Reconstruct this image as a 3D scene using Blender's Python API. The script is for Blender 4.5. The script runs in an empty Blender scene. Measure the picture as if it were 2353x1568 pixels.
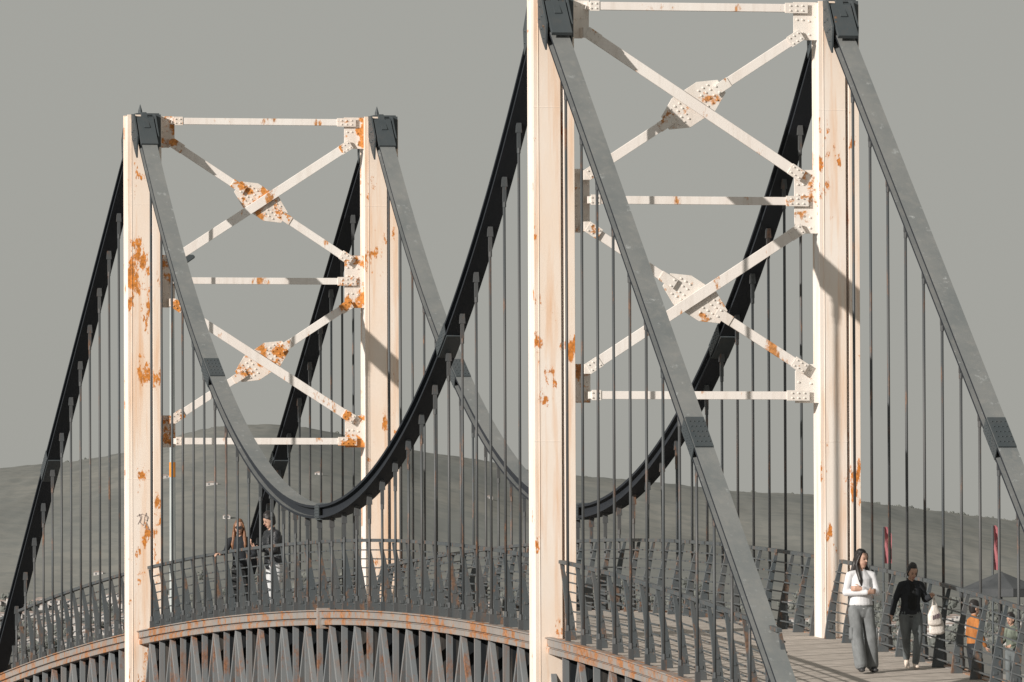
import bpy, math, random
from mathutils import Vector, Matrix, noise, kdtree
random.seed(7)
scene = bpy.context.scene
V = Vector

# ---------------------------------------------------------------- constants
L = 30.66      # main span
W = 4.24       # spacing of the two cable planes
MID = L/2
HS = L/33.0    # hanger spacing
YAW = math.radians(13.24)
GZ = -3.2

def zdeck(s):
    x = s-MID
    return 0.56-(0.0019 if x < 0 else 0.0013)*x*x
def zmain(s):
    return 2.12+0.0308*(s-MID)**2
def znear(s):
    return 9.12+0.74*s
def zfar(s):
    return 9.12-0.675*(s-L)

# ---------------------------------------------------------------- materials
def new_mat(name):
    m = bpy.data.materials.new(name); m.use_nodes = True
    nt = m.node_tree; b = nt.nodes['Principled BSDF']
    return m, nt, b
def nnoise(nt, scale, detail=4, rough=.6, stretch=None):
    g = nt.nodes.new('ShaderNodeNewGeometry')
    mp = nt.nodes.new('ShaderNodeMapping')
    if stretch: mp.inputs['Scale'].default_value = stretch
    n = nt.nodes.new('ShaderNodeTexNoise')
    n.inputs['Scale'].default_value = scale
    n.inputs['Detail'].default_value = detail
    n.inputs['Roughness'].default_value = rough
    nt.links.new(g.outputs['Position'], mp.inputs['Vector'])
    nt.links.new(mp.outputs['Vector'], n.inputs['Vector'])
    return n.outputs['Fac']
def ramp(nt, fac, stops):
    r = nt.nodes.new('ShaderNodeValToRGB')
    e = r.color_ramp.elements
    while len(e) < len(stops): e.new(.5)
    for i, (p, c) in enumerate(stops):
        e[i].position = p; e[i].color = (c[0], c[1], c[2], 1) if not isinstance(c, (int, float)) else (c, c, c, 1)
    nt.links.new(fac, r.inputs['Fac'])
    return r.outputs['Color']
def mix(nt, fac, a, b, mode='MIX'):
    m = nt.nodes.new('ShaderNodeMix'); m.data_type = 'RGBA'; m.blend_type = mode
    if isinstance(fac, float): m.inputs[0].default_value = fac
    else: nt.links.new(fac, m.inputs[0])
    for k, x in ((6, a), (7, b)):
        if isinstance(x, tuple): m.inputs[k].default_value = (x[0], x[1], x[2], 1)
        else: nt.links.new(x, m.inputs[k])
    return m.outputs[2]
def bump(nt, b, fac, strength=.3, dist=.01):
    bp = nt.nodes.new('ShaderNodeBump'); bp.inputs['Strength'].default_value = strength
    bp.inputs['Distance'].default_value = dist
    nt.links.new(fac, bp.inputs['Height']); nt.links.new(bp.outputs['Normal'], b.inputs['Normal'])

def rusty(name, base, base2, rust, lo, hi, rough=.55, scale=3.0, dirt=(.5, .42, .35), streak=.25, stretch=(1, 1, .45), rdetail=8, rrough=.68, sscale=9):
    m, nt, b = new_mat(name)
    tone = ramp(nt, nnoise(nt, 1.3, 5, .6, (1, 1, .3)), [(.35, base), (.7, base2)])
    st = ramp(nt, nnoise(nt, sscale, 4, .6, (1, 1, .06)), [(.5, 0.0), (.75, streak)])
    c1 = mix(nt, st, tone, dirt)
    rn = ramp(nt, nnoise(nt, scale, rdetail, rrough, stretch), [(lo, 0.0), (hi, 1.0)])
    rcol = ramp(nt, nnoise(nt, 22, 3), [(.35, tuple(x*.55 for x in rust)), (.65, rust)])
    c2 = mix(nt, rn, c1, rcol)
    nt.links.new(c2, b.inputs['Base Color'])
    b.inputs['Roughness'].default_value = rough
    bump(nt, b, nnoise(nt, 40, 3), .25, .004)
    return m

M_col = rusty('white_paint_column', (.87, .83, .80), (.84, .77, .71), (.75, .27, .05), .62, .65, scale=2.6, dirt=(.72, .46, .28), streak=.5, sscale=6)
M_colf = rusty('white_paint_column_stained', (.84, .76, .69), (.82, .66, .53), (.74, .26, .05), .608, .635, scale=3.0, dirt=(.72, .40, .20), streak=.7, sscale=7)
M_colff = rusty('white_paint_column_rusted', (.84, .75, .67), (.82, .64, .50), (.74, .27, .05), .590, .615, scale=3.2, dirt=(.72, .40, .20), streak=.75, sscale=7)
M_brace = rusty('white_paint_brace', (.83, .79, .75), (.78, .71, .66), (.68, .30, .10), .60, .65, scale=3, streak=.35)
M_gus = rusty('white_paint_gusset', (.80, .76, .71), (.74, .67, .61), (.68, .30, .10), .575, .625, scale=3.2, streak=.35, stretch=(1, 1, 1), rdetail=5)
M_gusfar = rusty('white_paint_gusset_rusted', (.80, .74, .68), (.74, .63, .55), (.75, .30, .07), .51, .555, scale=3.6, streak=.5, stretch=(1, 1, 1), rdetail=5)
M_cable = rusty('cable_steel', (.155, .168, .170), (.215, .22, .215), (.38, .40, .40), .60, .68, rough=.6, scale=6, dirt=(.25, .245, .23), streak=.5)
M_cdark = rusty('cable_shade_black', (.010, .014, .020), (.014, .018, .025), (.05, .05, .05), .66, .74, rough=.75, scale=5, dirt=(.02, .022, .025), streak=.3)  # near-black tone paints shade onto cable sides and undersides
M_dark = rusty('saddle_steel', (.045, .056, .062), (.065, .076, .082), (.22, .12, .06), .64, .70, scale=6, dirt=(.10, .09, .085))
M_hang = rusty('hanger_steel', (.055, .064, .070), (.085, .085, .085), (.20, .11, .07), .56, .66, scale=8, dirt=(.13, .10, .085), stretch=(1, 1, .2))
M_rail = rusty('railing_steel', (.065, .078, .086), (.092, .10, .103), (.20, .12, .08), .56, .64, scale=6, dirt=(.16, .12, .10))
M_truss = rusty('truss_steel', (.16, .175, .185), (.22, .225, .225), (.32, .15, .08), .53, .65, scale=3.5, dirt=(.24, .14, .09), streak=.6)
M_chord = rusty('chord_steel', (.26, .255, .25), (.34, .295, .26), (.50, .22, .09), .48, .60, scale=2.6, dirt=(.34, .19, .1), streak=.6, stretch=(1, 1, 1))
M_under = rusty('under_deck_shade', (.008, .011, .014), (.012, .015, .018), (.03, .02, .015), .6, .7)  # near-black colour holds the shade below the deck

def simple(name, c1, c2, scale=8, rough=.8, bs=.0, bd=.01, stretch=None):
    m, nt, b = new_mat(name)
    f = nnoise(nt, scale, 5, .6, stretch)
    nt.links.new(ramp(nt, f, [(.35, c1), (.65, c2)]), b.inputs['Base Color'])
    b.inputs['Roughness'].default_value = rough
    if bs: bump(nt, b, f, bs, bd)
    return m
M_deck = simple('deck_boards', (.38, .335, .295), (.50, .445, .395), 5, .85, .4, .01)
# board joints on the deck
def add_joints(m):
    nt = m.node_tree; b = nt.nodes['Principled BSDF']
    g = nt.nodes.new('ShaderNodeNewGeometry'); sp = nt.nodes.new('ShaderNodeSeparateXYZ')
    nt.links.new(g.outputs['Position'], sp.inputs[0])
    m1 = nt.nodes.new('ShaderNodeMath'); m1.operation = 'FRACT'
    m0 = nt.nodes.new('ShaderNodeMath'); m0.operation = 'MULTIPLY'; m0.inputs[1].default_value = 2.0
    nt.links.new(sp.outputs['Y'], m0.inputs[0]); nt.links.new(m0.outputs[0], m1.inputs[0])
    m2 = nt.nodes.new('ShaderNodeMath'); m2.operation = 'LESS_THAN'; m2.inputs[1].default_value = .05
    nt.links.new(m1.outputs[0], m2.inputs[0])
    src = b.inputs['Base Color'].links[0].from_socket
    nt.links.new(mix(nt, m2.outputs[0], src, (.16, .14, .12)), b.inputs['Base Color'])
add_joints(M_deck)

# ---------------------------------------------------------------- mesh builder
class MB:
    def __init__(s): s.v = []; s.f = []
    def add(s, vs, fs):
        o = len(s.v); s.v += [tuple(x) for x in vs]; s.f += [tuple(i+o for i in f) for f in fs]
    def box(s, x0, x1, y0, y1, z0, z1):
        s.add([(x0, y0, z0), (x1, y0, z0), (x1, y1, z0), (x0, y1, z0), (x0, y0, z1), (x1, y0, z1), (x1, y1, z1), (x0, y1, z1)],
              [(0, 3, 2, 1), (4, 5, 6, 7), (0, 1, 5, 4), (1, 2, 6, 5), (2, 3, 7, 6), (3, 0, 4, 7)])
    def beam(s, p0, p1, w, h, side=(1, 0, 0), w1=None, h1=None):
        p0 = V(p0); p1 = V(p1); d = (p1-p0).normalized(); sd = V(side); sd = (sd-d*sd.dot(d)).normalized(); up = d.cross(sd)
        w1 = w if w1 is None else w1; h1 = h if h1 is None else h1
        vs = []
        for p, a, b in ((p0, w, h), (p1, w1, h1)):
            for i, j in ((-1, -1), (1, -1), (1, 1), (-1, 1)):
                vs.append(p+sd*(i*a/2)+up*(j*b/2))
        s.add(vs, [(0, 3, 2, 1), (4, 5, 6, 7), (0, 1, 5, 4), (1, 2, 6, 5), (2, 3, 7, 6), (3, 0, 4, 7)])
    def rod(s, p0, p1, r, n=8, r1=None):
        p0 = V(p0); p1 = V(p1); d = (p1-p0).normalized(); sd = d.orthogonal().normalized(); up = d.cross(sd)
        r1 = r if r1 is None else r1; vs = []
        for p, q in ((p0, r), (p1, r1)):
            for i in range(n):
                a = 2*math.pi*i/n; vs.append(p+sd*(q*math.cos(a))+up*(q*math.sin(a)))
        fs = [(i, (i+1) % n, n+(i+1) % n, n+i) for i in range(n)]+[tuple(range(n-1, -1, -1)), tuple(range(n, 2*n))]
        s.add(vs, fs)
    def prism(s, poly, a, b, axis='y'):
        n = len(poly)
        f = {'y': lambda p, c: (p[0], c, p[1]), 'x': lambda p, c: (c, p[0], p[1]), 'z': lambda p, c: (p[0], p[1], c)}[axis]
        s.add([f(p, a) for p in poly]+[f(p, b) for p in poly],
              [tuple(range(n)), tuple(range(2*n-1, n-1, -1))]+[(i, i+n, (i+1) % n+n, (i+1) % n) for i in range(n)])
    def sweep(s, prof, path, x):
        # prof: (t,n) polygon ; path: (s,z)
        n = len(prof); vs = []
        for i, (a, z) in enumerate(path):
            p = path[max(i-1, 0)]; q = path[min(i+1, len(path)-1)]
            d = V((0, q[0]-p[0], q[1]-p[1])).normalized(); up = V((0, -d.z, d.y))
            if up.z < 0: up = -up
            for t, m in prof: vs.append(V((x+t, a, z))+up*m)
        fs = []
        for k in range(len(path)-1):
            for i in range(n):
                j = (i+1) % n; fs.append((k*n+i, k*n+j, (k+1)*n+j, (k+1)*n+i))
        fs.append(tuple(range(n-1, -1, -1))); fs.append(tuple(range((len(path)-1)*n, len(path)*n)))
        s.add(vs, fs)
    def bolt(s, p, nrm=(0, -1, 0), r=.026, h=.016):
        p = V(p); nrm = V(nrm); s.rod(p, p+nrm*h, r*.85, 8, r*.55)
    def obj(s, name, mat, parent=None, bevel=0, smooth=False):
        me = bpy.data.meshes.new(name); me.from_pydata(s.v, [], s.f); me.update()
        import bmesh
        bm = bmesh.new(); bm.from_mesh(me); bmesh.ops.recalc_face_normals(bm, faces=bm.faces); bm.to_mesh(me); bm.free()
        o = bpy.data.objects.new(name, me); scene.collection.objects.link(o)
        if mat: me.materials.append(mat)
        if bevel:
            b = o.modifiers.new('b', 'BEVEL'); b.width = bevel; b.segments = 1; b.limit_method = 'ANGLE'
        if smooth:
            for p in me.polygons: p.use_smooth = True
        if parent: o.parent = parent
        return o
def empty(name, loc=(0, 0, 0)):
    e = bpy.data.objects.new(name, None); scene.collection.objects.link(e); e.location = loc; return e

bridge = empty('suspension_bridge')

# ---------------------------------------------------------------- towers
def tower(s0, far):
    col = MB(); br = MB(); gu = MB(); bo = MB(); dk = MB(); dbo = MB()
    for t0 in (0, W):
        col.box(t0-.25, t0+.12, s0-.162, s0+.162, GZ, 9.26)
        col.box(t0-.265, t0+.135, s0-.19, s0-.162, GZ, 9.28)
        col.box(t0-.265, t0+.135, s0+.162, s0+.19, GZ, 9.28)
        col.box(t0+.12, t0+.18, s0-.03, s0+.03, GZ, 9.2)
        col.box(t0+.18, t0+.34, s0-.188, s0+.187, GZ, 9.24)
        col.box(t0-.20, t0-.19, s0-.198, s0-.19, GZ, 9.2)
        for zz in (2.9, 7.7):                      # weld seams
            col.box(t0-.267, t0+.137, s0-.193, s0-.16, zz, zz+.014)
        # saddle
        for sg in (-1, 1):
            poly = [(s0+sg*.2, 9.29), (s0+sg*.42, 9.27), (s0+sg*.72, 8.88), (s0+sg*.66, 8.50), (s0+sg*.50, 8.62), (s0+sg*.2, 8.92)]
            for tt in (-.2, .17):
                dk.prism(poly, t0+tt, t0+tt+.028, 'x')
            dk.box(t0-.165, t0+.165, min(s0+sg*.2, s0+sg*.40), max(s0+sg*.2, s0+sg*.40), 8.93, 9.24)
            dk.box(t0+.02, t0+.32, min(s0+sg*.195, s0+sg*.24), max(s0+sg*.195, s0+sg*.24), 8.72, 9.285)
            dk.beam((t0, s0+sg*.42, 9.2), (t0, s0+sg*.86, 8.72 if sg < 0 else 8.62), .30, .06)
            dk.beam((t0, s0+sg*.30, 9.30), (t0, s0+sg*.62, 9.02), .10, .05)
            for (a, z) in ((.32, 9.15), (.45, 9.0), (.57, 8.85), (.45, 8.82), (.60, 8.68), (.32, 8.97)):
                dbo.bolt((t0-.2, s0+sg*a, z), (-1, 0, 0), .025)
                dbo.bolt((t0+.198, s0+sg*a, z), (1, 0, 0), .025)
        dk.rod((t0+.0, s0, 9.28), (t0, s0, 9.36), .04, 8, .036); dk.rod((t0, s0, 9.36), (t0, s0, 9.47), .036, 8, .004)
        dk.box(t0-.1, t0+.31, s0-.15, s0+.15, 9.281, 9.31)
    # gussets
    def gus(t0, sg, z0, z1, cham):
        a, b = t0+sg*.34, t0+sg*.63
        f0 = s0+.095
        if sg < 0: a = t0-.25; b = t0-.60; f0 = s0-.06
        c = .10*sg
        poly = [(a, z0), (b-(c if cham in ('b', 'tb') else 0), z0), (b, z0+(.10 if cham in ('b', 'tb') else 0)),
                (b, z1-(.10 if cham in ('t', 'tb') else 0)), (b-(c if cham in ('t', 'tb') else 0), z1), (a, z1)]
        gu.prism(poly, f0, f0+.025)
        nz = int((z1-z0)/.15)
        for i in range(nz):
            zz = z0+.08+i*(z1-z0-.16)/max(1, nz-1)
            for k in (.34, .62, .86):
                if random.random() < .85:
                    bo.bolt((a+(b-a)*k, f0, zz+(.02 if k > .5 else 0)), r=.022)
    for t0, sg in ((0, 1), (W, -1)):
        gus(t0, sg, 8.72, 9.27, 'b'); gus(t0, sg, 5.92, 6.84, 'tb'); gus(t0, sg, 3.47, 4.03, 't')
    # horizontal braces
    for z in (9.18, 6.385, 3.575):
        br.box(.60, W-.58, s0-.10, s0-.062, z-.058, z+.058)
        br.box(.60, W-.58, s0-.03, s0+.03, z-.054, z+.054)
        gu.box(.60, .74, s0-.112, s0-.101, z-.075, z+.075); gu.box(W-.74, W-.40, s0-.112, s0-.101, z-.075, z+.075)
        br.box(.56, .66, s0-.06, s0+.094, z-.052, z+.052)
        for k in range(3):
            for j in (-.035, .035):
                if k: bo.bolt((.53+k*.08, s0-.112, z+j), r=.018)
                bo.bolt((W-.66+k*.09, s0-.112, z+j), r=.018)
    # X braces
    def cross(TL, BR, BL, TR, cont):
        A = (TL, BR) if cont == 'TLBR' else (BL, TR)
        B = (BL, TR) if cont == 'TLBR' else (TL, BR)
        f = lambda p, s: V((p[0], s0+s, p[1]))
        br.beam(f(A[0], -.115), f(A[1], -.115), .035, .155, (0, 1, 0))
        br.beam(f(A[0], -.085), f(A[1], -.085), .03, .10, (0, 1, 0))
        c = (V((*A[0], 0))+V((*A[1], 0))+V((*B[0], 0))+V((*B[1], 0)))/4
        d = (V((*B[1], 0))-V((*B[0], 0))); ln = d.length; d.normalize(); n = V((-d.y, d.x, 0))
        poly = [c+d*.50+n*.11, c+d*.22+n*.25, c-d*.22+n*.25, c-d*.50+n*.11, c-d*.50-n*.11, c-d*.22-n*.25, c+d*.22-n*.25, c+d*.50-n*.11]
        gu.prism([(p.x, p.y) for p in poly], s0-.066, s0-.044)
        for sg, e in ((-1, B[0]), (1, B[1])):
            st = c+d*sg*.40
            br.beam((st.x, s0-.087, st.y), f(e, -.087), .036, .135, (0, 1, 0))
            s1 = c+d*sg*.36; s2 = c+d*sg*.62
            gu.beam((s1.x, s0-.112, s1.y), (s2.x, s0-.112, s2.y), .012, .15, (0, 1, 0))
            for k in (.17, .25, .33, .41):
                for j in (-.13, -.05, .05, .13):
                    if k > .36 and abs(j) > .1: continue
                    q = c+d*sg*k+n*j
                    bo.bolt((q.x, s0-(.118 if (k > .35) else .066), q.y), r=.020)
        for P in (TL, BR, BL, TR):
            e = V((*P, 0)); dd = (c-e).normalized(); q = e+dd*.22
            gu.beam(f(P, -.138), (q.x, s0-.138, q.y), .012, .17, (0, 1, 0))
            if P[0] < 1:
                gu.beam(f(P, -.13), (P[0], s0+.094, P[1]), .10, .14)
            nn = V((-dd.y, dd.x, 0))
            for k in (.04, .11, .18):
                for j in (-.045, .045):
                    w = e+dd*k+nn*j; bo.bolt((w.x, s0-.144, w.y), r=.016)
    uc, lc = ('TLBR', 'BLTR') if not far else ('BLTR', 'TLBR')
    cross((.54, 8.80), (W-.50, 6.74), (.54, 6.74), (W-.50, 8.80), uc)
    cross((.54, 6.00), (W-.46, 3.95), (.54, 3.95), (W-.50, 6.00), lc)
    n = 'far_' if far else 'near_'
    c = col.obj(n+'tower_columns', M_col, bridge, .006); c.data.materials.append(M_colff if far else M_colf)
    for p in c.data.polygons:
        if p.normal.y < -.5: p.material_index = 1
    br.obj(n+'tower_braces', M_brace, bridge, .004)
    gu.obj(n+'tower_gussets', M_gusfar if far else M_gus, bridge, .003)
    bo.obj(n+'tower_bolts', M_gusfar if far else M_gus, bridge)
    dk.obj(n+'tower_saddles', M_dark, bridge, .006)
    dbo.obj(n+'saddle_bolts', M_dark, bridge)
tower(0, False); tower(L, True)

# graffiti scribble on far tower
g = MB()
def scrib(pts):
    for a, b in zip(pts, pts[1:]): g.beam((a[0], L-.193, a[1]), (b[0], L-.193, b[1]), .004, .010, (0, 1, 0))
z0 = 2.1
scrib([(-.10, z0+.02), (-.05, z0+.12), (-.08, z0+.2), (-.03, z0+.16), (-.06, z0+.05), (0, z0), (.02, z0+.14), (.05, z0+.22), (.07, z0+.08), (.03, z0+.1)])
scrib([(-.12, z0+.16), (-.02, z0+.2), (.09, z0+.15), (.02, z0-.04), (.1, z0-.08), (.06, z0+.04)])
g.obj('graffiti', simple('graffiti_paint', (.30, .24, .22), (.36, .3, .27)), bridge)

# ---------------------------------------------------------------- cables, hangers
def iprof(w=.27, h=.21, tf=.04, tw=.14):
    a = w/2; b = h/2; c = tw/2
    return [(-a, -b), (a, -b), (a, -b+tf), (c, -b+tf), (c, b-tf), (a, b-tf), (a, b), (-a, b), (-a, b-tf), (-c, b-tf), (-c, -b+tf), (-a, -b+tf)]
cab = MB(); spl = MB(); sb = MB(); hang = MB(); sock = MB()
for x in (0, W):
    N = 34
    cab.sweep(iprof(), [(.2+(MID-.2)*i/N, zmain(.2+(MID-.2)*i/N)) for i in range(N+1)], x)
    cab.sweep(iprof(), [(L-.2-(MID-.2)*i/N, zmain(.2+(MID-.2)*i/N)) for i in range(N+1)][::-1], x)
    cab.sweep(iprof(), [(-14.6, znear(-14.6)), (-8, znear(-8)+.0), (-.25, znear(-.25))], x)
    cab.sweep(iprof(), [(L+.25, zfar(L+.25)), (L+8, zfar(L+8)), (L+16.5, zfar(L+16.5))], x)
    def splice(fn, s0, ln=.55):
        pts = [(s0-ln/2+ln*i/4, fn(s0-ln/2+ln*i/4)) for i in range(5)]
        for off in (.108, -.130):
            spl.sweep([(-.128, off), (.128, off), (.128, off+.022), (-.128, off+.022)], pts, x)
        spl.sweep([(-.150, -.10), (-.136, -.10), (-.136, .10), (-.150, .10)], pts, x)
        e = .01; sl = V((0, e, fn(s0+e)-fn(s0))).normalized(); up = V((0, -sl.z, sl.y))
        if up.z < 0: up = -up
        c = V((x, s0, fn(s0)))
        for i in range(5):
            for j in (-.09, -.03, .03, .09):
                q = c+sl*(ln*.85*(i/4-.5)); sb.bolt(q+V((j, 0, 0))+up*.13, up, .014, .014)
                sb.bolt(q+V((-.150, 0, 0))+up*(j*.8), (-1, 0, 0), .012, .012)
    splice(znear, -8.6); splice(zfar, L+8.6); splice(zmain, 6.4); splice(zmain, L-6.4)
    splice(zmain, MID, .3)
    xo = x
    def hanger(s, fn):
        zt = fn(s)-.12; zb = zdeck(s)-.02
        if zt-zb < .35: return
        e = random.uniform(-.004, .004)
        hang.rod((xo, s, zb), (xo+e, s, zt-.1), .021, 8)
        sock.beam((xo, s, zt-.36), (xo, s, zt-.14), .05, .05); sock.beam((xo, s, zt-.14), (xo, s, zt+.12), .085, .06, h1=.03, w1=.06)
        sock.rod((xo, s, zt-.44), (xo, s, zt-.36), .028, 8)
        sock.beam((xo, s, zb), (xo, s, zb+.16), .07, .05); sock.rod((xo, s, zb+.16), (xo, s, zb+.24), .030, 8)
    for i in range(1, 33): hanger(i*HS, zmain)
    for i in range(1, 14):
        hanger(-i*HS-.15, znear)
        hanger(L+i*HS+.15, zfar)
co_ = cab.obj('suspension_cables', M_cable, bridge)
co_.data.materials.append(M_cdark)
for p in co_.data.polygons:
    p.material_index = 0 if p.normal.z > .25 else 1  # upward faces stay grey, all others get the painted shade tone
spl.obj('cable_splices', M_dark, bridge); sb.obj('splice_bolts', M_dark, bridge)
hang.obj('hangers', M_hang, bridge, smooth=True); sock.obj('hanger_sockets', M_hang, bridge)

# ---------------------------------------------------------------- deck
S0, S1 = -18.0, L+20
NS = 140
path = [(S0+(S1-S0)*i/NS, 0) for i in range(NS+1)]
pd = [(s, zdeck(s)) for s, _ in path]
dk = MB(); dk.sweep([(.12, -.14), (W-.12, -.14), (W-.12, -.03), (.12, -.03)], pd, 0); dk.obj('deck_floor', M_deck, bridge)
ch = MB()
for x, sg in ((0, 1), (W, -1)):
    pr = [(-.10*sg, -.02), (.115*sg, -.02), (.115*sg, -.16), (-.06*sg, -.16), (-.06*sg, -.13), (-.10*sg, -.13)]
    ch.sweep(pr, pd, x)
    ch.sweep([(-.13*sg, -.02), (-.02*sg, -.02), (-.02*sg, .0), (-.13*sg, .0)], pd, x)
    ch.sweep([(-.08*sg, -.162), (.08*sg, -.162), (.08*sg, -.24), (-.08*sg, -.24)], pd, x)
    ch.sweep([(-.10*sg, -2.1), (.10*sg, -2.1), (.10*sg, -1.95), (-.10*sg, -1.95)], [p for p in pd if -13 < p[0] < L+14], x)
    for s in (MID,):
        ch.box(x-.15, x+.14, s-.03, s+.03, zdeck(s)-.30, zdeck(s)+.03)
ch.obj('edge_chords', M_chord, bridge, .004)
tr = MB(); un = MB()
n0 = -14; n1 = 47
for x in (0, W):
    for i in range(n0, n1):
        s = i*HS
        tr.beam((x, s, zdeck(s)-.24), (x, s, zdeck(s)-1.95), .10, .03)
        if i < n1-1:
            s2 = s+HS
            a, b = ((-.24, -1.95) if i % 2 == 0 else (-1.95, -.24))
            tr.beam((x, s, zdeck(s)+a), (x, s2, zdeck(s2)+b), .085, .06)
for i in range(n0, n1):
    s = i*HS+.3
    un.box(.10, W-.10, s-.02, s+.02, zdeck(s)-1.9, zdeck(s)-.15)  # floor beams deepened into dark plates, so truss gaps look shaded
tr.obj('edge_trusses', M_truss, bridge, .003); un.obj('shade_floor_beams', M_under, bridge)

# railings
rl = MB(); bars = MB()
def railing(side, sa, sb_):
    n = max(1, round((sb_-sa)/HS)); nodes = [sa+(sb_-sa)*i/n for i in range(n+1)]
    if side == 0: tb, tt, sg = .20, .06, -1
    else: tb, tt, sg = W-.20, W-.02, 1
    def tx(h): k = h/1.1; return tb+(tt-tb)*(k**1.6)
    for s in nodes:
        z = zdeck(s)
        hs = [-.03, .25, .5, .8, 1.06]; wd = [.17, .13, .10, .075, .05]
        poly = [(tx(max(h, 0))+sg*(w*.5), z+h) for h, w in zip(hs, wd)]+[(tx(max(h, 0))-sg*(w*.5), z+h) for h, w in list(zip(hs, wd))[::-1]]
        rl.prism(poly, s-.013, s+.013)
        for h in (.12, .34): rl.box(tx(h)-.03, tx(h)+.03, s-.022, s+.022, z+h, z+h+.05)
    sub = []
    for a, b in zip(nodes, nodes[1:]): sub += [(a, b)]
    for h in (.10, .24, .38, .52, .66, .80, .94):
        for a, b in sub:
            q = tx(h)-sg*.045
            bars.beam((q, a, zdeck(a)+h), (q, b, zdeck(b)+h), .016, .02)
    for a, b in sub:
        rl.beam((tt, a, zdeck(a)+1.09), (tt, b+.004, zdeck(b)+1.09), .075, .05)
for side in (0, 1):
    railing(side, -12.6 if side == 0 else -17.5, -.42)
    railing(side, .42, L-.42)
    railing(side, L+.42, L+17)
rl.obj('railing_posts', M_rail, bridge, .003); bars.obj('railing_bars', M_rail, bridge)

# anchor blocks / piers
M_conc = simple('concrete', (.28, .27, .25), (.38, .36, .33), 3, .9, .3, .01)
an = MB()
for x in (0, W):
    an.box(x-.6, x+.6, -16.2, -14.0, GZ, -1.35); an.box(x-.6, x+.6, L+15.6, L+18, GZ, -1.3)
    an.box(x-.55, x+.6, -.6, .6, GZ-.5, -2.35); an.box(x-.55, x+.6, L-.6, L+.6, GZ-.5, -2.35)
an.obj('anchor_blocks', M_conc, bridge, .02)

# ---------------------------------------------------------------- ground etc.
M_ground = simple('ground_mat', (.13, .13, .12), (.18, .175, .16), .02, .95)
gm = MB()
gm.add([(-40000, -20000, GZ), (40000, -20000, GZ), (40000, 60000, GZ), (-40000, 60000, GZ)], [(0, 1, 2, 3)])
gm.obj('ground', M_ground)
m, nt, b = new_mat('water_mat'); b.inputs['Base Color'].default_value = (.03, .045, .05, 1); b.inputs['Roughness'].default_value = .12
bump(nt, b, nnoise(nt, 1.5, 4), .3, .05)
wm = MB(); wm.add([(-400, -11, GZ+.02), (7.8, -11, GZ+.02), (7.8, L+12, GZ+.02), (-400, L+12, GZ+.02)], [(0, 1, 2, 3)]); wm.obj('river', m)
q = MB(); q.box(7.8, 70, -16, 120, GZ-1, -.88); q.box(7.8, 8.2, -16, 120, -.88, -.78); q.obj('stone_quay', M_conc, bevel=.03)
q = MB(); q.box(-3, W+3, -48, -16.3, GZ-1, -1.62); q.box(-3, W+3, L+18.1, L+50, GZ-1, zdeck(L+20)-.1); q.obj('approach_embankment', M_conc, bevel=.03)

# hills (own frame, rotated to lie across the valley)
prof = [(-1500, 120), (-900, 150), (-600, 150), (-481, 166), (-420, 171), (-364, 180), (-309, 197), (-276, 204), (-227, 206), (-195, 203), (-154, 195), (-88, 180), (-31, 172), (16, 162), (63, 156), (112, 152), (173, 146), (214, 141), (280, 139), (337, 131), (481, 112), (700, 95), (1500, 70)]
def ridge(x):
    for (a, za), (b, zb) in zip(prof, prof[1:]):
        if a <= x <= b:
            k = (x-a)/(b-a); return za+(zb-za)*k
    return 80
def hz(x, y):
    k = min(max((y-5200)/(9000-5200), 0), 1); k = k*k*(3-2*k)
    fall = 1 if y < 9000 else max(0, 1-(y-9000)/3000)
    r = ridge(x*9000/max(y, 5200) if y < 9000 else x)
    n = noise.noise(V((x*.004, y*.0012, 3)))*26*k*(1-k)*2.2 + noise.noise(V((x*.012, y*.003, 1)))*9*k*(1-k)*2
    bum = noise.noise(V((x*.09, y*.03, 5)))*1.1*k+noise.noise(V((x*.25, y*.05, 9)))*.9*k
    return GZ-1+ (r+3)*k*fall + n + bum
hm = MB(); xs = [-1500+i*4 for i in range(751)]; ys = [5000+i*70 for i in range(58)]+[9100, 9400, 10000, 11000, 12000]
vs = [(x, y, hz(x, y)) for y in ys for x in xs]; nx = len(xs)
fs = [(j*nx+i, j*nx+i+1, (j+1)*nx+i+1, (j+1)*nx+i) for j in range(len(ys)-1) for i in range(nx-1)]
hm.add(vs, fs)
m, nt, b = new_mat('hill_vegetation_hazed')
c = ramp(nt, nnoise(nt, .006, 8, .65, (1, .25, 1)), [(.38, (.200, .207, .198)), (.62, (.255, .252, .232))])  # vegetation greys paled so the colour itself carries the distance haze
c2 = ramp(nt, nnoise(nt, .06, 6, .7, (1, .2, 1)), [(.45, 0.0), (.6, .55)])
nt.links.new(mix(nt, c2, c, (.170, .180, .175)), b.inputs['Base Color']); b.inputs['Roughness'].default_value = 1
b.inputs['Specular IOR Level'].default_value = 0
C0 = V((-32.03, -133.72, 0))
ho = hm.obj('hills', m, smooth=True); ho.rotation_euler = (0, 0, -YAW); ho.location = (C0.x, C0.y, 0)

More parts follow.
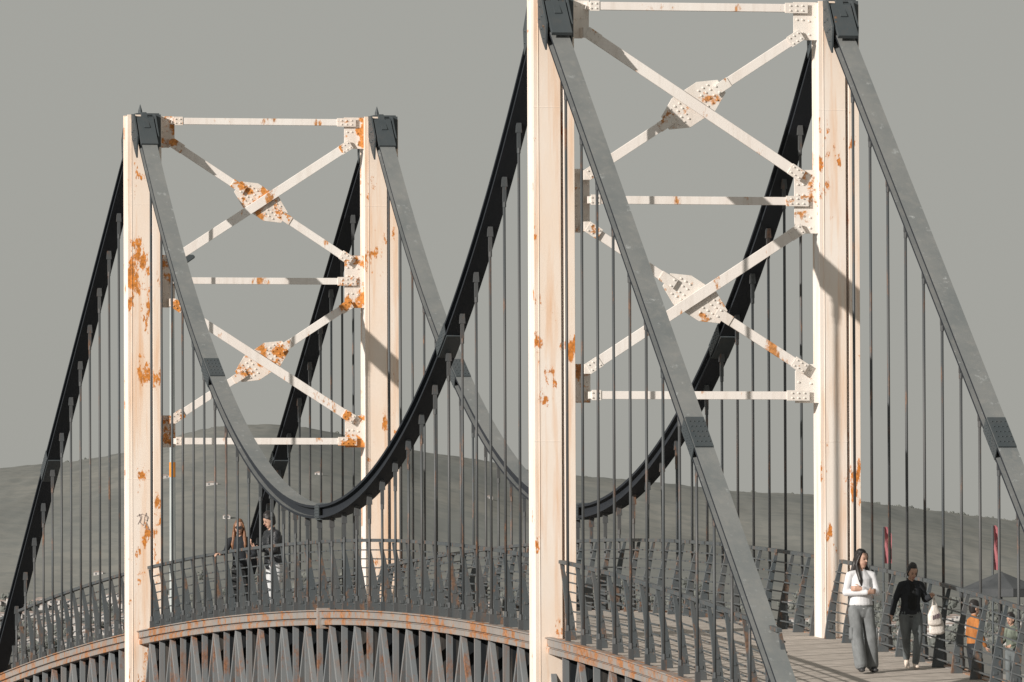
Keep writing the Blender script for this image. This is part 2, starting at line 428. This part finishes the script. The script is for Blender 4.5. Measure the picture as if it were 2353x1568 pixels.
# distant town
M_wall = simple('town_walls', (.36, .345, .33), (.55, .52, .50), .02, .9)
M_roof = simple('town_roofs', (.24, .20, .18), (.32, .25, .22), .02, .9)
M_win = simple('town_windows', (.12, .125, .13), (.16, .16, .17), 1, .4)
tw = MB(); tro = MB(); twi = MB()
def house(x, y, w, d, h, base):
    tw.box(x-w/2, x+w/2, y-d/2, y+d/2, base-6, base+h)
    tro.prism([(x-w/2-.5, base+h), (x+w/2+.5, base+h), (x+w*.1, base+h+w*.14), (x-w*.1, base+h+w*.14)], y-d/2-.4, y+d/2+.4)
    nf = max(1, int(h/3)); nw = max(2, int(w/3.5))
    for i in range(nf):
        for j in range(nw):
            cx = x-w/2+(j+.5)*w/nw; cz = base+i*3+1.2
            twi.box(cx-.6, cx+.6, y-d/2-.1, y-d/2+.05, cz, cz+1.3)
for k in range(250):
    r = random.random()
    if r < .62: u = random.gauss(40, 170)
    elif r < .75: u = random.gauss(1150, 200)
    else: u = random.gauss(2150, 200)
    y = random.uniform(5450, 6250)
    x = (u-1176)*y/22000
    house(x, y, random.uniform(5, 10), random.uniform(6, 11), random.choice([3, 3, 5, 6]), hz(x, y))
for k in range(9):
    y = random.uniform(6600, 7700); x = random.uniform(-300, 100)
    house(x, y, random.uniform(5, 9), 8, 3, hz(x, y)-1.2)
te = empty('distant_town', (C0.x, C0.y, 0)); te.rotation_euler = (0, 0, -YAW)
tw.obj('walls', M_wall, te); tro.obj('roofs', M_roof, te); twi.obj('windows', M_win, te)
# distant trees
M_tree = simple('tree_foliage', (.11, .12, .112), (.165, .17, .155), .3, 1)
tm = MB()
def clump(x, y, z, r):
    n = 7
    for q in range(6):
        ox, oz = random.uniform(-r, r)*.7, random.uniform(.2, 1.2)*r; rr = r*random.uniform(.35, .6)
        vs = []; 
        for a in range(n):
            for bb in range(4):
                th = 2*math.pi*a/n; ph = math.pi*(bb+.5)/4-math.pi/2; k = rr*random.uniform(.7, 1.2)
                vs.append((x+ox+k*math.cos(th)*math.cos(ph), y+k*math.sin(th)*math.cos(ph), z+oz+k*math.sin(ph)))
        tm.add(vs, [(a*4+bb, ((a+1) % n)*4+bb, ((a+1) % n)*4+bb+1, a*4+bb+1) for a in range(n) for bb in range(3)])
for k in range(420):
    y = random.uniform(5300, 6400); u = random.uniform(-150, 2500); x = (u-1176)*y/22000
    clump(x, y, hz(x, y), random.uniform(2.5, 6))
for k in range(260):
    u = random.uniform(1900, 2600) if k < 200 else random.uniform(-100, 1900)
    x = (u-1176)*8950/22000; clump(x, 8950, hz(x, 8950)-1.5, random.uniform(1.2, 3.0))
to = tm.obj('distant_trees', M_tree); to.location = (C0.x, C0.y, 0); to.rotation_euler = (0, 0, -YAW)

# helper: camera-frame lateral/depth to world (surveyed positions)
def place(xc, yc):
    return V((C0.x+xc*math.cos(YAW)+yc*math.sin(YAW), C0.y-xc*math.sin(YAW)+yc*math.cos(YAW)))

# street lamp
M_pole = simple('lamp_pole_metal', (.38, .42, .42), (.46, .48, .47), 2, .5)
M_or = simple('orange_band', (.7, .25, .03), (.8, .32, .05), 5, .6)
p = place(-7.08, 200)
e = empty('street_lamp', (p.x, p.y, 0)); 
a = MB(); a.rod((0, 0, GZ), (0, 0, 8.0), .085, 12, .045); a.rod((0, 0, 7.98), (.12, 0, 8.1), .03, 8); a.rod((0, 0, GZ), (0, 0, GZ+.5), .13, 12); a.obj('pole', M_pole, e, smooth=False)
a = MB(); a.prism([(.08, 8.17), (.12, 8.02), (.22, 7.93), (.48, 8.11), (.44, 8.17)], -.14, .14); a.obj('lamp_head', M_dark, e, .02)
a = MB(); a.rod((0, 0, 3.52), (0, 0, 3.83), .066, 12); a.obj('orange_band', M_or, e)

# feather flags
M_red = simple('flag_fabric', (.28, .085, .10), (.35, .12, .13), 4, .8)
def flag(xc, yc, ztop, zb, w):
    p = place(xc, yc); e = empty('feather_flag', (p.x, p.y, 0)); e.rotation_euler = (0, 0, -YAW)
    a = MB(); a.rod((0, 0, -.88), (0, 0, ztop), .02, 8); a.rod((0, 0, -.88), (0, 0, -.8), .25, 12); a.obj('pole', M_dark, e)
    a = MB(); n = 10; vs = []
    for i in range(n+1):
        k = i/n; z = zb+(ztop-zb)*k; ww = w*(1 if k < .7 else math.sqrt(max(0.02, 1-((k-.7)/.32)**2)))
        for j in range(5): vs.append((.025+ww*j/4, .05*math.sin(j*1.3+i*.7), z))
    a.add(vs, [(i*5+j, i*5+j+1, (i+1)*5+j+1, (i+1)*5+j) for i in range(n) for j in range(4)]); a.obj('banner', M_red, e, smooth=True)
flag((2030-1176)*175/22000, 175, 2.12, 1.45, .13)
flag((2281-1176)*172/22000, 172, 2.1, 1.30, .12)

# market parasol (dark canopy)
M_can = simple('canopy_fabric', (.05, .055, .06), (.075, .08, .085), 3, .85)
p = place((2300-1176)*165/22000, 165); e = empty('market_parasol', (p.x, p.y, 0))
a = MB(); n = 8
vs = [(0, 0, 1.22)]+[(.75*math.cos(2*math.pi*i/n), .75*math.sin(2*math.pi*i/n), .92) for i in range(n)]+[(.75*math.cos(2*math.pi*i/n), .75*math.sin(2*math.pi*i/n), .78) for i in range(n)]
a.add(vs, [(0, 1+i, 1+(i+1) % n) for i in range(n)]+[(1+i, 9+i, 9+(i+1) % n, 1+(i+1) % n) for i in range(n)]); a.obj('canopy', M_can, e)
a = MB(); a.rod((0, 0, -.88), (0, 0, 1.22), .025, 8); a.rod((0, 0, -.88), (0, 0, -.8), .3, 12); a.obj('pole', M_dark, e)

# ---------------------------------------------------------------- people
def fabric(name, c, var=.25, rough=.9):
    return simple(name, tuple(x*(1-var) for x in c), tuple(min(1, x*(1+var*.6)) for x in c), 9, rough, .45, .02, (1, 1, .6))
M_skin = simple('skin', (.42, .25, .18), (.50, .31, .23), 20, .55)
M_hair = simple('hair_dark', (.012, .011, .012), (.03, .024, .022), 60, .45, .5, .01, (1, 1, .1))
M_hair2 = simple('hair_auburn', (.14, .06, .03), (.24, .11, .05), 60, .5, .5, .01, (1, 1, .1))
M_wsw = fabric('white_sweatshirt', (.66, .66, .68), .06)
M_gry = fabric('grey_cargo', (.18, .19, .195))
M_jea = fabric('grey_denim', (.13, .145, .15))
M_blk = fabric('black_cloth', (.018, .021, .026))
M_blk2 = fabric('black_shirt', (.008, .009, .01))
M_lea = simple('black_leather', (.012, .014, .017), (.028, .03, .034), 16, .4, .8, .03)
M_pale = fabric('pale_trousers', (.55, .56, .57), .08)
M_shoe = simple('black_shoe', (.02, .02, .022), (.04, .04, .042), 10, .5)
M_shoe2 = simple('pale_shoe', (.6, .5, .42), (.7, .6, .52), 10, .6)
M_eye = simple('eye_dark', (.01, .01, .01), (.02, .015, .015), 10, .2)
M_lip = simple('lips', (.38, .12, .11), (.42, .15, .13), 10, .5)
M_org = fabric('orange_cloth', (.40, .15, .04))
M_plaid = fabric('plaid_shirt', (.13, .15, .12), .6)
M_bag = simple('plastic_bag', (.60, .54, .49), (.72, .67, .62), 9, .4, .7, .03)
M_bagp = simple('bag_print', (.10, .07, .09), (.16, .12, .13), 9, .5)

class Body:
    def __init__(s): s.v = []; s.f = []; s.lab = []
    def tube(s, pts, rad, lab, side=(1, 0, 0), n=20):
        pts = [V(p) for p in pts]; rad = [(r, r) if not isinstance(r, tuple) else r for r in rad]
        P = []; R = []
        for i in range(len(pts)-1):
            m = max(1, int((pts[i+1]-pts[i]).length/.02))
            for k in range(m):
                t = k/m; P.append(pts[i].lerp(pts[i+1], t)); R.append((rad[i][0]*(1-t)+rad[i+1][0]*t, rad[i][1]*(1-t)+rad[i+1][1]*t))
        P.append(pts[-1]); R.append(rad[-1])
        d0 = (P[1]-P[0]).normalized(); d1 = (P[-1]-P[-2]).normalized(); r0 = min(R[0]); r1 = min(R[-1])
        P = [P[0]-d0*r0*.75, P[0]-d0*r0*.45]+P+[P[-1]+d1*r1*.45, P[-1]+d1*r1*.75]
        R = [(R[0][0]*.45, R[0][1]*.45), (R[0][0]*.85, R[0][1]*.85)]+R+[(R[-1][0]*.85, R[-1][1]*.85), (R[-1][0]*.45, R[-1][1]*.45)]
        o = len(s.v)
        for i, (p, r) in enumerate(zip(P, R)):
            d = (P[min(i+1, len(P)-1)]-P[max(i-1, 0)]).normalized(); sd = V(side); sd = sd-d*sd.dot(d)
            if sd.length < 1e-3: sd = d.orthogonal()
            sd.normalize(); up = d.cross(sd)
            for k in range(n):
                a = 2*math.pi*k/n; s.v.append(p+sd*(r[0]*math.cos(a))+up*(r[1]*math.sin(a))); s.lab.append(lab)
        m = len(P)
        for i in range(m-1):
            for k in range(n):
                s.f.append((o+i*n+k, o+i*n+(k+1) % n, o+(i+1)*n+(k+1) % n, o+(i+1)*n+k))
        s.f.append(tuple(o+k for k in range(n-1, -1, -1))); s.f.append(tuple(o+(m-1)*n+k for k in range(n)))
    def build(s, name, mats, parent, voxel=.0075, it=4):
        me = bpy.data.meshes.new(name+'_src'); me.from_pydata([tuple(x) for x in s.v], [], s.f); me.update()
        import bmesh
        bm = bmesh.new(); bm.from_mesh(me); bmesh.ops.recalc_face_normals(bm, faces=bm.faces); bm.to_mesh(me); bm.free()
        o = bpy.data.objects.new(name, me); scene.collection.objects.link(o)
        md = o.modifiers.new('r', 'REMESH'); md.mode = 'VOXEL'; md.voxel_size = voxel
        sm = o.modifiers.new('s', 'SMOOTH'); sm.factor = .5; sm.iterations = it
        bpy.context.view_layer.update()
        dg = bpy.context.evaluated_depsgraph_get()
        m2 = bpy.data.meshes.new_from_object(o.evaluated_get(dg)); o.modifiers.clear(); o.data = m2
        m2.materials.clear()
        for m in mats: m2.materials.append(m)
        kd = kdtree.KDTree(len(s.v))
        for i, v in enumerate(s.v): kd.insert(v, i)
        kd.balance()
        nf = len(m2.polygons); vf = [[] for _ in m2.vertices]
        lab = []
        for p in m2.polygons:
            p.use_smooth = True
            lab.append(s.lab[kd.find(p.center)[1]])
            for v in p.vertices: vf[v].append(p.index)
        if len(mats) > 1:
            nb = [list({q for v in p.vertices for q in vf[v]}) for p in m2.polygons]
            for _ in range(7):                       # clean, even garment edges
                new = lab[:]
                for i in range(nf):
                    c = {}
                    for q in nb[i]: c[lab[q]] = c.get(lab[q], 0)+1
                    b = max(c, key=c.get)
                    if c[b] > len(nb[i])/2: new[i] = b
                lab = new
            for i, p in enumerate(m2.polygons): p.material_index = lab[i]
        o.parent = parent
        return o

def hand(B, w, d, n, lab, curl=.5, sc=1.0, thumb=1):
    w = V(w); d = V(d).normalized(); n = V(n); n = (n-d*n.dot(d)).normalized(); sd = d.cross(n)*thumb
    B.tube([w-d*.01, w+d*.04*sc, w+d*.085*sc], [(.026, .02), (.036*sc, .014), (.036*sc, .012)], lab, sd)
    for i, (o, l) in enumerate(((-.030, .066), (-.010, .078), (.010, .073), (.029, .056))):
        k = w+d*.085*sc+sd*o*-1*sc; c = curl*(1+.1*i)
        d1 = (d*math.cos(c)+n*math.sin(c)); d2 = (d*math.cos(c*2.1)+n*math.sin(c*2.1))
        a = k+d1*l*.5*sc; B.tube([k-d*.02, k, a, a+d2*l*.5*sc], [.0095*sc, .0095*sc, .0088*sc, .0075*sc], lab, n, 8)
    k = w+d*.025*sc+sd*.028*sc; t1 = (sd*.75+d*.6+n*.35).normalized(); t2 = (d*.9+n*.45+sd*.1).normalized()
    a = k+t1*.038*sc; B.tube([k-t1*.015, a, a+t2*.032*sc], [.013*sc, .011*sc, .009*sc], lab, n, 8)

def person(name, loc, rot, scale, P):
    """local frame: faces -Y, x to viewer's right. P : pose and clothing"""
    e = empty(name, loc); e.rotation_euler = (0, 0, rot); e.scale = (scale,)*3
    mats = P['mats']  # 0 skin 1 top 2 trousers 3 shoes 4 under
    B = Body()
    lean = V(P.get('lean', (0, 0, 0)))
    hip = V(P.get('hip', (0, 0, .88))); f = P.get('top_w', 1.0)
    def T(z, k): return hip+V((0, 0, z-.88))+lean*k
    B.tube([T(.80, 0), T(.88, 0), T(.95, .1)], [(.135, .10), (.160, .115), (.135, .098)], 2)
    hem = P.get('hem', .93)
    B.tube([T(hem, .1), T(1.04, .3), T(1.17, .55), T(1.28, .8), T(1.345, .95), T(1.40, 1)],
           [(.158*f, .122*f), (.138*f, .112*f), (.150*f, .122*f), (.155*f, .110*f), (.115, .08), (.062, .055)], 1)
    if P.get('open'):
        B.tube([T(.96, .2)+V((0, -.105, 0)), T(1.15, .55)+V((0, -.108, 0)), T(1.33, .9)+V((0, -.075, 0))], [(.055, .04), (.055, .04), (.04, .035)], 4)
    B.tube([T(1.36, 1), T(1.47, 1.1)+V((0, -.012, 0))], [.050, .046], 0)
    for sg, k in ((-1, 'l'), (1, 'r')):
        sh = T(1.318, 1)+V((sg*.155, 0, 0)); el = V(P['el_'+k]); wr = V(P['wr_'+k]); r = P.get('arm', 1.0)
        B.tube([sh-V((sg*.09, 0, -.035)), sh, sh.lerp(el, .5), el], [.045, .056*r, .050*r, .045*r], 1, (0, 1, 0))
        B.tube([el, el.lerp(wr, .5), el.lerp(wr, .93)], [.045*r, .042*r, .034*r], 1, (0, 1, 0))
        B.tube([el.lerp(wr, .85), wr], [.026, .024], 0, (0, 1, 0))
        hd = P.get('hd_'+k, (wr-el)); hn = P.get('hn_'+k, (0, -1, 0))
        hand(B, wr, hd, hn, 0, P.get('curl', .45), .95, 1 if k == 'l' else -1)
        h = hip+V((sg*.085, 0, -.03)); kn = V(P['kn_'+k]); an = V(P['an_'+k]); lw = P.get('leg', (.092, .066, .055))
        B.tube([h, h.lerp(kn, .5), kn, kn.lerp(an, .35), an+(kn-an)*.05], [(lw[0], lw[0]*1.1), lw[0]*.9, lw[1], (lw[1]+lw[2])/2*1.03, lw[2]], 2, (1, 0, 0))
        if P.get('cargo'):
            q = h.lerp(kn, .85)+V((sg*lw[0]*.85, 0, 0)); B.tube([q+V((0, 0, .07)), q-V((0, 0, .07))], [(.02, .055), (.024, .06)], 2)
        td = V(P.get('td_'+k, (sg*.12, -1, 0))).normalized()
        up = V((0, 0, 1))
        B.tube([an+up*.02, an-up*.025], [.038, .042], 3, td)
        B.tube([an-td*.035-up*.04, an+td*.06-up*.045, an+td*.14-up*.05], [(.036, .034), (.042, .034), (.036, .024)], 3, (td.y, -td.x, 0))
    nk = T(1.44, 1.1)+V((0, -.012, 0))
    HM = Matrix.Translation(nk) @ Matrix.Rotation(P.get('yaw', 0), 4, 'Z') @ Matrix.Rotation(P.get('roll', 0), 4, 'Y') @ Matrix.Rotation(P.get('pitch', 0), 4, 'X')
    def H(x, y, z): return HM @ V((x, y, z))
    hx = (HM.to_3x3() @ V((1, 0, 0)))
    B.tube([H(0, -.055, .0), H(0, -.045, .03), H(0, -.022, .075), H(0, -.008, .125), H(0, 0, .165), H(0, .005, .19)],
           [(.028, .024), (.050, .048), (.066, .078), (.072, .092), (.066, .084), (.045, .055)], 0, hx)
    B.tube([H(0, -.098, .092), H(0, -.113, .068)], [.008, .012], 0, hx, 8)
    for sx in (-1, 1): B.tube([H(sx*.073, .0, .06), H(sx*.077, .004, .1)], [(.008, .014), (.009, .018)], 0, hx, 8)
    B.build('body', mats, e)
    fm = MB(); lm = MB()
    fwd = hx.cross(V((0, 0, 1)))
    for sx in (-1, 1):
        fm.beam(H(sx*.020, -.0935, .098), H(sx*.041, -.0845, .098), .012, .007, fwd)
        fm.beam(H(sx*.017, -.0975, .117), H(sx*.045, -.0855, .117), .007, .004, fwd)
    if P.get('glasses'):
        for sx in (-1, 1):
            fm.rod(H(sx*.032, -.088, .095), H(sx*.030, -.106, .095), .024, 12)
        fm.beam(H(-.06, -.098, .102), H(.06, -.098, .102), .006, .006)
    fm.obj('eyes_and_brows', M_eye, e)
    lm.beam(H(-.020, -.092, .036), H(.020, -.092, .036), .012, .009, fwd); lm.obj('mouth', M_lip, e, .003)
    hb = Body()
    hl = P.get('hair', 'long')
    if hl == 'short':
        hb.tube([H(0, .030, .05), H(0, .022, .12), H(0, .006, .165), H(0, -.002, .203)], [(.066, .066), (.084, .090), (.083, .104), (.066, .086)], 0, hx)
    else:
        hb.tube([H(0, .030, .04), H(0, .030, .11), H(0, .012, .166), H(0, .005, .198)], [(.066, .062), (.082, .080), (.080, .101), (.062, .080)], 0, hx)
    if hl == 'long':
        for sx in (-1, 1):
            a = P.get('hair_dx', 0)
            hb.tube([H(sx*.050, -.055, .178), H(sx*.073, -.04, .14), H(sx*.085, -.01, .08), H(sx*.088, .005, .02), H(sx*.093, -.015, -.08)+V((a, 0, 0)), H(sx*.105, -.055, -.19)+V((a*1.6, 0, 0)), H(sx*.10, -.06, -.27)+V((a*2, 0, 0))],
                    [.014, (.016, .024), (.018, .04), (.026, .048), (.034, .038), (.030, .026), (.012, .010)], 0, (1, 0, 0), 10)
        hb.tube([H(0, .05, .12), H(0, .065, .0), H(0, .10, -.16), H(0, .12, -.30)], [(.075, .05), (.09, .045), (.10, .035), (.06, .02)], 0)
    elif hl == 'tied':
        hb.tube([H(.01, .09, .13), H(.03, .135, .08), H(.05, .13, -.03)], [.035, .038, .02], 0)
        for sx in (-1, 1): hb.tube([H(sx*.070, -.028, .14), H(sx*.080, -.005, .07), H(sx*.080, .0, .0)], [(.010, .018), (.010, .018), (.006, .010)], 0, n=8)
    hb.build('hair', [P.get('hm', M_hair)], e, .008, 2)
    return e

def fz(s): return zdeck(s)-.03
p = dict(mats=[M_skin, M_wsw, M_gry, M_shoe, M_wsw], el_l=(-.225, -.03, 1.09), wr_l=(.05, -.20, 1.09), el_r=(.215, -.03, 1.09), wr_r=(-.05, -.175, 1.14),
         hd_l=(1, .15, .15), hn_l=(0, 1, 0), hd_r=(-1, .15, .05), hn_r=(0, 1, 0), kn_l=(-.075, -.06, .48), an_l=(-.035, -.12, .085), kn_r=(.13, -.02, .48), an_r=(.165, .03, .085),
         leg=(.098, .086, .086), arm=1.12, top_w=1.04, yaw=math.radians(28), roll=math.radians(3), hair='long', hair_dx=.025, cargo=True)
s = -6.9; person('woman_in_white_sweatshirt', (2.73, s, fz(s)), 0, 1.01, p)
p = dict(mats=[M_skin, M_blk, M_jea, M_shoe2, M_blk2], el_l=(-.25, .03, 1.06), wr_l=(-.32, -.05, .84), el_r=(.25, .02, 1.09), wr_r=(.31, -.16, 1.14),
         hd_l=(-.1, -.2, -1), hn_l=(1, -.3, 0), hd_r=(.05, -.6, .35), hn_r=(-.6, 0, -.7), curl=.8, kn_l=(-.06, .03, .50), an_l=(.0, .24, .16), td_l=(-.1, -1, -.9), kn_r=(.09, -.13, .50), an_r=(.045, -.12, .085), td_r=(-.05, -1, 0),
         lean=(0, -.05, 0), leg=(.105, .070, .056), arm=1.15, top_w=1.10, hem=.88, open=True, pitch=math.radians(26), yaw=math.radians(6), hair='tied')
s = -6.3; WB = person('woman_with_shopping_bags', (3.60, s, fz(s)), 0, .875, p)
def bag(x, y, ztop, zb, w, par, hz_):
    B = Body(); B.tube([(x, y, ztop), (x, y, (ztop+zb)/2+.02), (x+.01, y, zb+.03)], [(w*.45, .03), (w*.95, .055), (w, .05)], 0)
    o = B.build('shopping_bag', [M_bag], par, .009, 3)
    h = MB()
    for sx in (-1, 1): h.beam((x+sx*w*.35, y, ztop), (hz_[0], hz_[1], hz_[2]), .012, .02)
    h.obj('bag_handles', M_bag, par)
hp = (.315, -.23, 1.15)
bag(.33, -.235, .98, .68, .12, WB, hp); bag(.37, -.19, .86, .54, .13, WB, hp)
pr = MB()
for i in range(4): pr.box(.285+i*.03, .303+i*.03, -.245-.05, -.245-.045, .77+.01*i, .84+.012*i)
pr.obj('bag_print', M_bagp, WB)

p = dict(mats=[M_skin, M_lea, M_pale, M_shoe, M_lea], el_l=(-.22, -.10, 1.08), wr_l=(-.10, -.33, 1.14), el_r=(.22, -.12, 1.06), wr_r=(.08, -.30, 1.08), hd_l=(.3, -.8, .5), hd_r=(-.3, -.8, .3), hn_l=(0, .5, 1), hn_r=(0, .3, 1),
         kn_l=(-.09, -.03, .48), an_l=(-.09, .0, .085), kn_r=(.09, -.02, .48), an_r=(.09, .05, .085), arm=1.3, top_w=1.28, hem=.84, pitch=math.radians(18), hair='short', lean=(0, -.04, 0), leg=(.095, .075, .065))
s = 21.8; person('man_in_leather_jacket', (.52, s, fz(s)), math.radians(-75), 1.04, p)
p = dict(mats=[M_skin, M_blk, M_blk2, M_shoe, M_blk], el_l=(-.27, -.05, 1.13), wr_l=(-.36, -.22, 1.10), el_r=(.22, -.02, 1.08), wr_r=(.12, -.22, 1.02), hd_l=(-.6, -.5, 0), hn_l=(0, 0, -1),
         kn_l=(-.09, -.03, .48), an_l=(-.10, .0, .085), kn_r=(.09, -.02, .48), an_r=(.09, .05, .085), hair='long', hm=M_hair2, glasses=True, yaw=math.radians(-8), lean=(-.04, -.02, 0))
s = 24.1; person('woman_with_sunglasses', (.44, s, fz(s)), math.radians(-10), 1.01, p)
p = dict(mats=[M_skin, M_org, M_blk, M_shoe, M_org], el_l=(-.24, .0, 1.08), wr_l=(-.22, -.12, .86), el_r=(.24, 0, 1.08), wr_r=(.22, -.12, .86),
         kn_l=(-.09, -.03, .48), an_l=(-.09, .0, .085), kn_r=(.09, -.02, .48), an_r=(.09, .05, .085), hair='short')
q = place((2237-1176)*158/22000, 158); person('man_in_orange_jacket', (q.x, q.y, -.88), math.radians(100), .94, p)
p = dict(mats=[M_skin, M_plaid, M_jea, M_shoe, M_plaid], el_l=(-.24, .0, 1.08), wr_l=(-.16, -.22, .98), el_r=(.24, 0, 1.08), wr_r=(.16, -.22, .98),
         kn_l=(-.09, -.03, .48), an_l=(-.09, .0, .085), kn_r=(.09, -.02, .48), an_r=(.09, .05, .085), hair='short', pitch=math.radians(15))
q = place((2325-1176)*170/22000, 170); person('man_in_plaid_shirt', (q.x, q.y, -.88), math.radians(-60), .84, p)

# ---------------------------------------------------------------- light
sd = V((1, .65, -.42)).normalized()
sun = bpy.data.lights.new('sun', 'SUN'); sun.energy = 5.0; sun.angle = math.radians(.5); sun.color = (1, .94, .87)
so = bpy.data.objects.new('sun', sun); scene.collection.objects.link(so); so.rotation_euler = sd.to_track_quat('-Z', 'Y').to_euler(); so.location = (-40, -40, 40)
w = bpy.data.worlds.new('World'); scene.world = w; w.use_nodes = True; nt = w.node_tree
bg = nt.nodes['Background']; sk = nt.nodes.new('ShaderNodeTexSky'); sk.sky_type = 'NISHITA'; sk.sun_disc = False
sk.sun_elevation = math.asin(-sd.z); sk.sun_rotation = math.atan2(-sd.x, -sd.y) % (2*math.pi); sk.dust_density = 1; sk.air_density = 1; sk.ozone_density = 1
hs = nt.nodes.new('ShaderNodeHueSaturation'); hs.inputs['Saturation'].default_value = .10
nt.links.new(sk.outputs[0], hs.inputs['Color'])
# thin overcast veil over the clear sky
veil = mix(nt, .82, hs.outputs[0], (5.25, 5.25, 4.78))
nt.links.new(veil, bg.inputs['Color']); bg.inputs['Strength'].default_value = .07
scene.view_settings.view_transform = 'Standard'; scene.view_settings.look = 'None'; scene.view_settings.exposure = 0

# ---------------------------------------------------------------- camera
cam = bpy.data.cameras.new('camera'); cam.lens = 36*22000/2353; cam.sensor_width = 36; cam.clip_start = 1; cam.clip_end = 80000
co = bpy.data.objects.new('camera', cam); scene.collection.objects.link(co); co.location = C0
co.rotation_euler = (math.pi/2+math.atan(697/22000), .004, -YAW)
scene.camera = co
